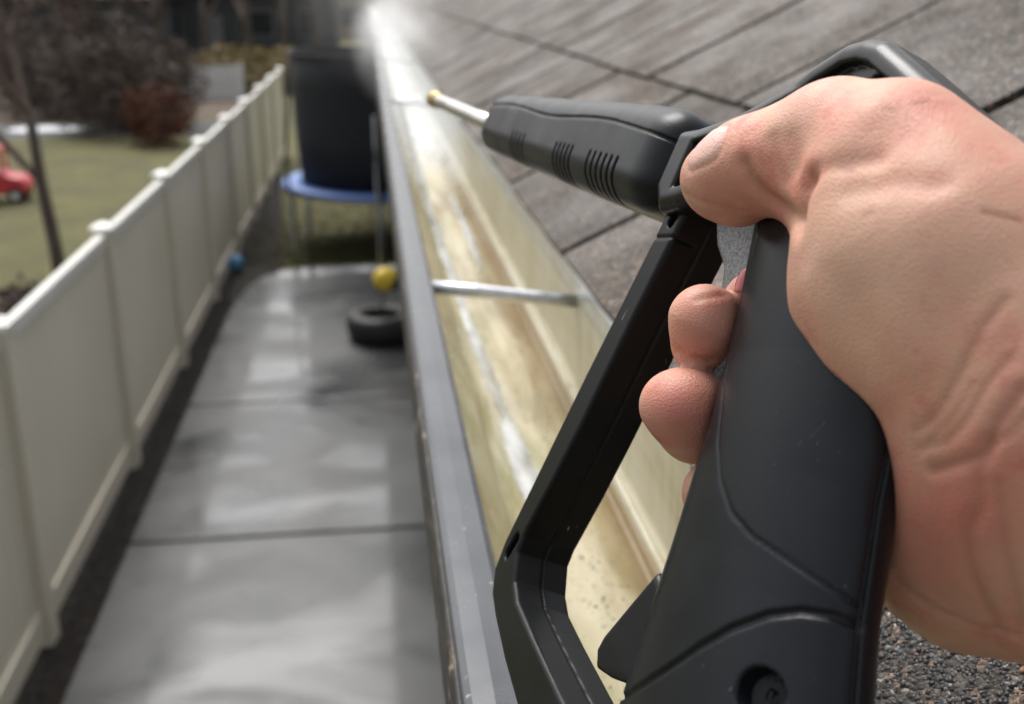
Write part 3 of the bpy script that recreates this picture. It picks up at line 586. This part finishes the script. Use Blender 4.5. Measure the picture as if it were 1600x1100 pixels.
# toy car, garden edging, snow
tc = at(-12, 19.5); toy = tag(empty('toy_car', tc), 'red plastic ride-on toy car on the neighbouring lawn', 'toy car')
bd = MB().prism([(-.42, .14), (.45, .14), (.5, .3), (.42, .42), (.18, .46), (.1, .52), (-.36, .52), (-.46, .36)], -.24, .24); bd.build('body', M['red'], toy, bevel=.04)
MB().box(-.3, .12, -.2, .2, .86, .92).build('roof', M['red'], toy, bevel=.025)
for x in (-.27, .09):
    for y in (-.17, .17): MB().tube([(x, y, .5), (x, y, .88)], .025, 8).build('roof_pillar', M['red'], toy)
for x in (-.28, .3):
    for y in (-.26, .26):
        w = MB().tube([(x, y-.04, .13), (x, y+.04, .13)], .13, 18).build('wheel', M['tyre'], toy); MB().tube([(x, y-.045, .13), (x, y+.045, .13)], .06, 12).build('hub', M['white'], w)
for k, (px, y, s) in enumerate([(4, 11.6, .42), (24, 10.6, .3), (50, 10.9, .25), (4, 9.2, .3), (75, 30, .7)]):
    c = at(px, y); r = random.Random(k); V = []; n = 14
    V = [(0, 0, .10*s)]
    for q, zz in ((.55, .085), (1., 0.)):
        for i in range(n): a = 2*math.pi*i/n; rr = s*q*r.uniform(.75, 1.2); V.append((rr*math.cos(a)*1.4, rr*math.sin(a)*.8, zz*s))
    Fc = [(0, 1+i, 1+(i+1) % n) for i in range(n)]+[(1+i, 1+n+i, 1+n+(i+1) % n, 1+(i+1) % n) for i in range(n)]
    tag(meshobj('snow_patch', V, Fc, M['snow'], smooth=True, loc=(c[0], c[1], -.028)), ['melting snow patch beside the red toy car', 'snow patch under the slim bare tree', 'small snow patch close to the cream fence', 'snow patch next to the low brown shrub', 'long snow patch on the far side of the road'][k], 'snow')
v = onz(368, 425, .0); bb = tag(ball('toy_ball', (v[0], v[1]+.1, .11-.018), .11, M['hdpe']), 'small blue ball lying in the mulch by the fence', 'ball')
# a fringe of rough grass where the patio ends
V = []; Fc = []; r = np.random.default_rng(8)
for k in range(9000):
    x, y = r.uniform(-1.85, 1.2), 14+abs(r.normal())*2.2; a = r.uniform(0, 6.28); hh = r.uniform(.03, .09); n0 = len(V); w = .006
    V += [(x-w*math.cos(a), y-w*math.sin(a), -.03), (x+w*math.cos(a), y+w*math.sin(a), -.03), (x+r.normal()*.03, y+r.normal()*.03, -.03+hh)]; Fc.append((n0, n0+1, n0+2))
tag(meshobj('rough_grass', V, Fc, M['blade']), 'rough winter grass between the patio end and the trampoline', 'grass', kind='stuff')
# ---------------------------------------------------------------- water spray blown off the gutter
def mist(name, c, rad, dens, label, seed):
    t = NT(name); t.n.remove(t.b); co = t.coord()
    ln = t.new('ShaderNodeVectorMath'); ln.operation = 'LENGTH'; t.link(co, ln.inputs[0])
    fall = t.ramp(ln.outputs['Value'], [(.0, 1.), (.3, .5), (.65, .13), (.98, 0.)]); nz = t.ramp(t.noise(t.coord((1.5, 1.5, 1.5), loc=(seed, 0, 0)), 2.2, 3, .6, .5), [(.36, .25), (.66, 1.)])
    dd = t.math('MULTIPLY', t.math('MULTIPLY', fall, nz), dens)
    vol = t.new('ShaderNodeVolumePrincipled'); vol.inputs['Color'].default_value = (.97, .975, .98, 1); t.link(dd, vol.inputs['Density']); vol.inputs['Anisotropy'].default_value = .2
    t.link(vol.outputs[0], t.out.inputs['Volume'])
    pr = [(max(1e-4, math.sin(a)), -math.cos(a)) for a in np.linspace(0, math.pi, 13)]
    o = MB().lathe(pr, 20).build(name, t.m); o.location = c; o.scale = rad; return tag(o, label, 'spray', kind='stuff')
mist('spray_mist', (.12, 5.8, ZL+.04), (.22, 4.2, .22), 2.1, 'dense white water spray running along the far gutter', 0)
mist('spray_plume', (.30, 8.2, ZL+.40), (1.0, 4.5, .9), .24, 'thin pale spray plume drifting above the far gutter', 5)
#PART3
# ================================================================ THE SPRAY GUN
K = .93e-3                                                # gun drawing units -> metres
GA = PX(1050, 262, .40*.93); GF = nrm(PX(785, 197, .62*.93)-GA)
GD = nrm(PX(1190, 1080, .27*.93)-PX(1280, 350, .315*.93))
GL_ = nrm(np.cross(GD, GF)); GL_ = -GL_ if GL_@rt > 0 else GL_
GU = nrm(np.cross(GF, GL_))
GM = np.stack([GF, GL_, GU], 1)                           # local (f, l, u) -> world
MW = Matrix([[*(GM[i]*K), GA[i]] for i in range(3)]+[[0, 0, 0, 1]])
def W(f, u, l): return GA+(GF*f+GU*u+GL_*l)*K
def tolocal(w): return ((w-GA)@GM)/K
DS = np.array([-.294, -.956]); DN = np.array([.956, -.294]); G0 = np.array([-96., -12.])
def GP(s, n, l):
    q = G0+DS*s+DN*n; return W(q[0], q[1], l)
def grip0(p):
    q = p[:, [0, 2]]-G0; s = q@DS; n = q@DN; l = p[:, 1]
    fr = np.interp(s, [-25, 0, 30, 60, 95, 120, 140, 175], [8, 7, 3, 2, 4, 6, 7, 8])
    bk = np.interp(s, [-25, 0, 30, 45, 70, 98, 114, 140, 175], [-50, -56, -60, -60.5, -62, -66, -70, -76, -78])
    b = np.interp(s, [-25, 0, 40, 90, 120, 150, 175], [18.4, 18.0, 17.4, 18, 19, 20, 20])
    c = (fr+bk)/2; a = (fr-bk)/2; x = (n-c)/a
    xx = np.minimum(x*x, 1.2); b = b*np.where(x < 0, 1-.22*xx, 1-.10*xx)
    pw = 2.7
    d = ((np.abs(x)**pw+np.abs(l/b)**pw)**(1/pw)-1)*b*1.15
    return d, s, n, l
def trace(fn, pix, steps=80, t0=.16):
    r = np.array([ray(x, y) for x, y in pix]); L = np.linalg.norm(r, axis=1); r = r/L[:, None]; t = np.full(len(pix), t0)
    for _ in range(steps): t += fn(CAM+r*t[:, None])*.8
    return CAM+r*t[:, None], np.abs(fn(CAM+r*t[:, None]))
def gl3(fn, pix, n=4):
    P_ = []
    for (a, b) in zip(pix[:-1], pix[1:]):
        for i in range(n): P_.append((a[0]+(b[0]-a[0])*i/n, a[1]+(b[1]-a[1])*i/n))
    P_.append(pix[-1]); h, e = trace(fn, P_); return h[e < .002]
def pl3(p, pts, chunk=20000):
    out = np.full(len(p), 1e9)
    for a, b in zip(pts[:-1], pts[1:]):
        e = b-a; L2 = max(e@e, 1e-12); t = np.clip(((p-a)@e)/L2, 0, 1); out = np.minimum(out, np.linalg.norm(p-a-t[:, None]*e, axis=1))
    return out
gw = lambda w: grip0(tolocal(w))[0]*K
gA = tolocal(gl3(gw, [(1187, 352), (1168, 420), (1148, 520), (1131, 600), (1122, 690), (1126, 750), (1142, 800), (1175, 838), (1230, 875), (1290, 915), (1345, 950)]))
gB = tolocal(gl3(gw, [(955, 1100), (985, 1082), (1040, 1046), (1090, 1012), (1140, 983), (1200, 961), (1250, 955), (1300, 962), (1345, 980)]))
hc = tolocal(trace(gw, [(1183, 1083)])[0])[0]
def grip(p):
    d, s, n, l = grip0(p)
    d = smax(smax(d, s-172, 6), -34-s, 3)
    near = np.abs(d) < 5
    if near.any():
        pn = p[near]; dd = d[near]
        dd = carve(dd, pl3(pn, gA)-.5, .22); dd = carve(dd, pl3(pn, gB)-.9, 2.3)
        dd = carve(dd, np.where(n[near] < -25, np.abs(pn[:, 1])-.6, 9.), .6)
        dd = smax(dd, -np.maximum(np.linalg.norm((pn-hc)[:, [0, 2]], axis=1)-5.6, -pn[:, 1]+hc[1]-17), .8)
        d = d.copy(); d[near] = dd
    return d
BODY = [(-30, 11), (-40, 13), (-58, 20), (-70, 29), (-82, 38), (-94, 44.5), (-103, 46), (-111, 45), (-124, 40), (-145, 31.5), (-166, 23), (-172, 17), (-166, 8), (-150, -2), (-146, -9), (-100, -9), (-92, -9), (-62, -10), (-50, -15), (-38, -18), (-30, -11)]
rec = tolocal(PX(1355, 108, .26)); 
def body(p):
    d2 = poly2(p[:, [0, 2]], BODY); l = p[:, 1]; hw = np.interp(p[:, 2], [8, 30], [17.5, 10.]); d = extr(d2, l, hw, 5.)
    inner = np.maximum(d2+7.5, p[:, 0]+44)                      # sunk flank inside a raised rim
    d = smax(d, -np.maximum(inner, hw-3.4-np.abs(l)), 1.6)
    d = smin(d, np.maximum(np.hypot(l, p[:, 2]-1)-14, np.abs(p[:, 0]+28)-16), 1.5)
    sl = line2(p[:, [0, 2]], [(-112, 33), (-126, 29.5)])-2.6; d = smax(d, -np.maximum(sl, 3-l), .8)
    return d
GUARD = [(-34, -18), (-31, -45), (-27, -80), (-23, -125), (-21, -148), (-22.5, -159), (-29, -166), (-40, -170), (-59, -175), (-80, -179), (-125, -184), (-150, -180), (-150, -164), (-128, -163), (-100, -161.5), (-71, -159.5), (-50, -157.5), (-42, -154), (-34.5, -146), (-34, -140), (-37.5, -118), (-40, -96), (-43, -55), (-47.5, -12)]
def guard(p):
    q = p[:, [0, 2]]; d2 = poly2(q, GUARD); l = p[:, 1]; d = extr(d2, l, 10.8, 1.7)
    ctr = line2(q, [(-29.5, -143), (-28, -150)]); d = smax(d, -np.maximum(ctr-2.1, 5-l), .6)
    d = smax(d, -np.maximum(line2(q, [(-41.5, -14), (-40.5, -19)])-2.3, 5-l), .6)
    d = carve(d, np.maximum(line2(q, [(-30, -27), (-50, -23)])-.45, 2-l), .6)
    d = carve(d, np.where(d2 > -2.5, np.abs(l+.4)-.5, 9.), .55)
    return d
def hous_w(f): return np.interp(f, [-32, -24, -10, 4, 60, 200, 244], [19, 19.6, 20, 20.2, 19.6, 16.8, 15.0])
def housing(p):
    f, l, u = p.T; w = hous_w(f); r = 3.2; al, au = np.abs(l), np.abs(u)
    d = smax(smax(al-w, au-w*.97, 4), (al+au)*.7071-w*1.13, 3.5)
    d = smax(smax(d, f-220, 5), -28-f, 16)
    for grp in ([33, 27, 21, 15, 9, 3], [77, 71.5, 66, 60.5, 55], [150, 143, 136, 129]):
        for x in grp:
            wv = .95
            d = smax(d, -np.maximum(np.maximum(np.abs(f-x-u*.0)-wv, np.maximum(u+4.5, -l+1)), -(d+4.5)), .5)
    sm = 7.5+1.2*np.sin(f*.045)
    d = carve(d, np.where((l > 4) & (u > 0), np.abs(u-sm)-.5, 9.), .7)
    return d
def trig(p): return extr(poly2(p[:, [0, 2]], [(-60, -6), (-63.5, -15), (-70, -21.5), (-80, -27), (-88, -40), (-93, -62), (-104, -66), (-104, -40), (-96, -6)]), p[:, 1], 8.2, 2.6)
def lever(p): return extr(poly2(p[:, [0, 2]], [(-118, -111), (-112, -125), (-106.5, -138), (-106, -143), (-110, -147), (-118, -145), (-136, -138), (-140, -118)]), p[:, 1], 8.5, 2.2)
gun = tag(empty('spray_gun'), 'black plastic pressure washer gun held over the gutter, steel wand pointing along it', 'spray gun')
gun.location = W(-150, -172, 0)
gun_inv = gun.location.copy()
def part(name, fn, lo, hi, h, m, parent=None):
    V, Q = surf(fn, lo, hi, h); o = npmesh(name, V, Q, m)
    bpy.context.view_layer.update(); o.parent = parent or gun
    o.matrix_parent_inverse = Matrix.Translation(-gun_inv) if parent is None else Matrix.Identity(4)
    o.matrix_basis = MW if parent is None else Matrix.Identity(4)
    return o
# mesh coordinates are drawing units, so materials see them 1:1 in metres through a scaled copy below
def realise(o):                                            # bake the drawing-unit scale into the mesh
    o.data.transform(MW); o.matrix_basis = Matrix.Identity(4); return o
gp_ = realise(part('grip', grip, (-215, -24, -190), (-66, 24, 24), .62, M['plastic']))
realise(part('body_shell', body, (-196, -24, -40), (24, 24, 52), .75, M['plastic_soft']))
realise(part('trigger_guard', guard, (-158, -15, -190), (-14, 15, -4), .6, M['plastic_guard']))
realise(part('barrel_housing', housing, (-38, -24, -24), (252, 24, 24), .6, M['plastic']))
realise(part('trigger', trig, (-112, -13, -72), (-54, 13, 0), .9, M['trigger']))
realise(part('safety_lever', lever, (-146, -14, -153), (-100, 14, -104), .9, M['plastic']))
def gtube(name, pts, rad, m, seg=24):
    o = MB().tube([W(f, u, l) for f, u, l in pts], [r*K for r in rad], seg).build(name, m, smooth=True); o.parent = gun; o.matrix_parent_inverse = Matrix.Translation(-gun_inv); return o
gtube('wand', [(214, -1.6, 0), (300, 1.5, 0), (372, 4.5, 0), (430, 7, 0)], [4.7]*4, M['steel'])
gtube('collar', [(216, -1.5, 0), (220, -1.4, 0), (224, -1.3, 0), (226, -1.2, 0)], [6.5, 7.2, 6.2, 4.8], M['plastic_soft'])
gtube('nozzle', [(424, 6.7, 0), (426, 6.8, 0), (434, 7.2, 0), (440, 7.4, 0), (446, 7.6, 0), (448, 7.7, 0)], [4.8, 6.0, 6.2, 6.2, 5.2, 3], M['brass'])
gtube('hose_inlet', [(-158, -168, 0), (-166, -186, 0), (-172, -200, 0)], [11, 10, 10], M['brass'])
gtube('hose', [(-170, -196, 0), (-182, -224, -4), (-215, -262, -40), (-260, -285, -110), (-330, -292, -230)], [7.5]*5, M['plastic_soft'])
# ================================================================ THE HAND
th = [(PX(1122, 280, .284), .0094), (PX(1150, 276, .279), .0112), (PX(1192, 262, .272), .0122), (PX(1245, 246, .265), .0132), (PX(1320, 226, .256), .0142), (PX(1400, 252, .246), .0160), (PX(1500, 372, .235), .0208), (PX(1630, 545, .228), .0245)]
thenar = [(PX(1385, 325, .250), .0185), (PX(1425, 425, .243), .0222), (PX(1505, 520, .238), .0228), (PX(1570, 600, .236), .0215)]
heel = [(PX(1640, 690, .232), .022), (PX(1560, 760, .246), .0222), (PX(1500, 815, .254), .0218), (PX(1455, 800, .268), .019)]
heel2 = [(PX(1620, 720, .226), .022), (PX(1640, 840, .236), .0205), (PX(1550, 845, .25), .019)]
mcp = [(GP(6, -20, -32), .0115), (GP(28, -20, -33), .0118), (GP(51, -21, -32), .0112), (GP(72, -23, -30), .0102)]
WR = (PX(1690, 660, .234), .027)
PALM = PX(1530, 660, .262)
fore = [(PX(1660, 640, .232), .027), (PX(1800, 760, .228), .0265), (PX(2250, 1050, .205), .033), (PX(3000, 1500, .17), .041)]
def tipd(px, py, s, n, l): w = GP(s, n, l); return PX(px, py, (w-CAM)@fw)
fing = []
for j_, (px, py, s, n, l, r, rd, sm) in enumerate([(1176, 470, 14, 11, 12, .0078, .0088, 15), (1104, 508, 31, 10, 15, .0086, .0090, 30), (1066, 636, 53, 9, 16, .0092, .0094, 52), (1112, 765, 75, 11, 10, .0074, .0082, 75)]):
    if j_ in (1, 2): q_ = [(PX(px+(12 if j_ == 2 else -16), py+(44 if j_ == 2 else 40), (GP(s, n, l)-CAM)@fw+.0015), r*(.80 if j_ == 2 else .70))]
    else: q_ = []
    fing.append(q_+[(tipd(px, py, s, n, l), r), (GP(sm, 13.5 if j_ in (0, 3) else 15, -9 if j_ in (0, 3) else 0), rd), (GP(sm-1, 11, -24), rd*1.08)])
def hand0(p):
    d = chain(p, th, .006); d = smin(d, chain(p, thenar, .02), .012); d = smin(d, chain(p, heel, .02), .014); d = smin(d, chain(p, heel2, .02), .012)
    pl = None
    for (c, r) in mcp:
        k = cone(p, c, WR[0], r, .018); k = smin(k, cone(p, c, PALM, r, .016), .008); pl = k if pl is None else smin(pl, k, .008)
    d = smin(d, pl, .012); d = smin(d, chain(p, fore, .02), .018)
    f_ = None
    for j, ch in enumerate(fing):
        k = chain(p, ch+[mcp[j]], .007); f_ = k if f_ is None else smin(f_, k, .0012)
    d = smin(d, f_, .005)
    nr = np.abs(d) < .02
    if nr.any(): d[nr] = smax(d[nr], -gw(p[nr])-.0004, .0022)
    return d
allp = np.array([c for c, r in th+thenar+heel+heel2+mcp+fore[:3]]+[c for ch in fing for c, r in ch])
# forearm stays in reach of the grid: stop at its third joint
fore = fore[:3]
lo = allp.min(0)-.045; hi = allp.max(0)+.045
V, Q = surf(hand0, lo, hi, .00085, 2)
# skin folds: soft furrows along lines found on the skin surface
hd = lambda w: hand0(w)
def norms(V): 
    e = .0006; g = np.stack([hand0(V+np.eye(3)[k]*e)-hand0(V-np.eye(3)[k]*e) for k in range(3)], 1); return g/np.linalg.norm(g, axis=1)[:, None]
N_ = norms(V); disp = np.zeros(len(V)); shade = np.zeros(len(V))  # shade: crease darkening put into the skin colour, along with scratch marks
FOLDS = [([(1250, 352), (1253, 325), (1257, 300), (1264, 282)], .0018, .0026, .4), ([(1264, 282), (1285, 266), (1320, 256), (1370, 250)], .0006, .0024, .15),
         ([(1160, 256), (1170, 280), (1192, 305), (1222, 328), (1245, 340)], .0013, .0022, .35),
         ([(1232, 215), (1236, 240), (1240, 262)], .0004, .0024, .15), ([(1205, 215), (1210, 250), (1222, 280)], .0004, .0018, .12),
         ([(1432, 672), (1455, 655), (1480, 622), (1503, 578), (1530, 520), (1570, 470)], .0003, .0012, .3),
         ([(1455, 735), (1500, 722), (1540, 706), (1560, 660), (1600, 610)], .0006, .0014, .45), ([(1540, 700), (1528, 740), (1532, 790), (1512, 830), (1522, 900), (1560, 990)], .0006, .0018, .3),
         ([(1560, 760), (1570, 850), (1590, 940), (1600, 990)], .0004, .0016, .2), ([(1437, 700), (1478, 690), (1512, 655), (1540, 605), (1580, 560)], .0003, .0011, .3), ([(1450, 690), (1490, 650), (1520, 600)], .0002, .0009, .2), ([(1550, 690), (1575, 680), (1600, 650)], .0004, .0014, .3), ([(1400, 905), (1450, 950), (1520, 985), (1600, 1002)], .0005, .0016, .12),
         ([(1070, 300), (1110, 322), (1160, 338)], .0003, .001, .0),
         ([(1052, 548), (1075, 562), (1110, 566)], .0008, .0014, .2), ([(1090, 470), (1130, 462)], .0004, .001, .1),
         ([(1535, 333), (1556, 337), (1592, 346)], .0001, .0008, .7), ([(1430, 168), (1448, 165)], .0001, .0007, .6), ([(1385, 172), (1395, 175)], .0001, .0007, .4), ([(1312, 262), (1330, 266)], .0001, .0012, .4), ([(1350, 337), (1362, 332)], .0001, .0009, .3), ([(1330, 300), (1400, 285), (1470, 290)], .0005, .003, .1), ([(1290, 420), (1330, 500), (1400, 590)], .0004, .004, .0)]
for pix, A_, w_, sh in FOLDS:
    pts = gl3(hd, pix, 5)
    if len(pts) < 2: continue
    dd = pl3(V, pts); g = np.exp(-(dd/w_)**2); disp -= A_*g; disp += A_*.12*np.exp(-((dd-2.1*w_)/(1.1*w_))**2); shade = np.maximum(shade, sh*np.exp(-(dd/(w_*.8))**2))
# gentle lumps: tendons, fat pads
rr = np.random.default_rng(3)
for _ in range(26):
    k = rr.normal(size=3)*95; disp += .00016*np.sin(V@k+rr.random()*6.28)
V = V+N_*disp[:, None]
def near(pix, d, rad, amp):
    h, e = trace(hd, [pix]); return amp*np.exp(-(np.linalg.norm(V-h[0], axis=1)/rad)**2)
red = sum(near(*a) for a in [((1480, 850), 0, .016, .6), ((1520, 800), 0, .012, .4), ((1060, 640), 0, .010, .75), ((1085, 545), 0, .008, .45), ((1110, 490), 0, .008, .25), ((1120, 300), 0, .010, .22), ((1190, 330), 0, .012, .35), ((1420, 180), 0, .016, .28), ((1560, 690), 0, .012, .2), ((1150, 455), 0, .006, .3), ((1400, 620), 0, .010, .18)])
pale = sum(near(*a) for a in [((1340, 420), 0, .02, .5), ((1450, 400), 0, .025, .35), ((1100, 250), 0, .006, .3), ((1570, 900), 0, .012, .4), ((1440, 690), 0, .006, .5)])
up_ = -dn; ax = nrm(th[0][0]-th[2][0]); nc = trace(hd, [(1101, 228)])[0]; nn = norms(nc)[0]; nc = nc[0]
na = nrm(ax-nn*(ax@nn)); nb_ = np.cross(nn, na); rel = V-nc; uu = rel@na; vv = rel@nb_; hh = rel@nn
qn = (np.abs(uu/.0068)**3+np.abs(vv/.0056)**3)**(1/3); near_ = (np.abs(hh) < .008) & (N_@nn > .2)
nailm = np.where(near_, np.clip((1.05-qn)/.14, 0, 1), 0)
V = V+N_*np.where(near_, -.00045*np.exp(-((qn-1.04)/.13)**2)+.0002*nailm, 0)[:, None]
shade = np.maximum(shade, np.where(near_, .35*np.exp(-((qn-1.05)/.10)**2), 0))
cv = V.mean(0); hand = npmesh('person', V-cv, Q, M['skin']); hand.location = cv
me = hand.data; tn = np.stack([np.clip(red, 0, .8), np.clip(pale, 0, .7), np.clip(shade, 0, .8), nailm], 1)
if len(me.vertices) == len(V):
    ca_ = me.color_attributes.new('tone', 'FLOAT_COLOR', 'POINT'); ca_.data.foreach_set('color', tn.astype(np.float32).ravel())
tag(hand, 'bare right hand and forearm gripping the black spray gun, thumb along its side', 'person')
def nail(c, along, normal, L, Wd, curve, m, th_=.0006):
    a = nrm(along); n = nrm(np.asarray(normal)-a*(np.asarray(normal)@a)); b = np.cross(n, a); Vn = []; Fn = []; nu, nv = 9, 9
    for lay in (0, 1):
        for i in range(nu):
            u = i/(nu-1)*2-1
            for j in range(nv):
                v = j/(nv-1)*2-1; wv = Wd*(1-.18*abs(u)**4) if u > 0 else Wd*(1-.3*abs(u)**3)
                p = np.asarray(c)+a*u*L*(1-.12*v*v)+b*v*wv-n*(curve*v*v+.0006*max(u, 0)**2)-n*lay*th_; Vn.append(p-cv)
    k = nu*nv
    for lay in (0, 1):
        for i in range(nu-1):
            for j in range(nv-1):
                q = [lay*k+i*nv+j, lay*k+i*nv+j+1, lay*k+(i+1)*nv+j+1, lay*k+(i+1)*nv+j]; Fn.append(tuple(q if lay else q[::-1]))
    rim = [i for i in range(nv)]+[i*nv+nv-1 for i in range(1, nu)]+[(nu-1)*nv+j for j in range(nv-2, -1, -1)]+[i*nv for i in range(nu-2, 0, -1)]
    for i in range(len(rim)): Fn.append((rim[i], rim[(i+1) % len(rim)], k+rim[(i+1) % len(rim)], k+rim[i]))
    return meshobj('fingernail', Vn, Fn, m, hand, smooth=True)
ip = PX(1156, 437, (fing[0][0][0]-CAM)@fw-.010)
nail(ip, nrm(PX(1166, 417, .27)-PX(1153, 455, .27)), nrm(-rt*.9-fw*.5), .0034, .0022, .0008, M['nail_pink'])
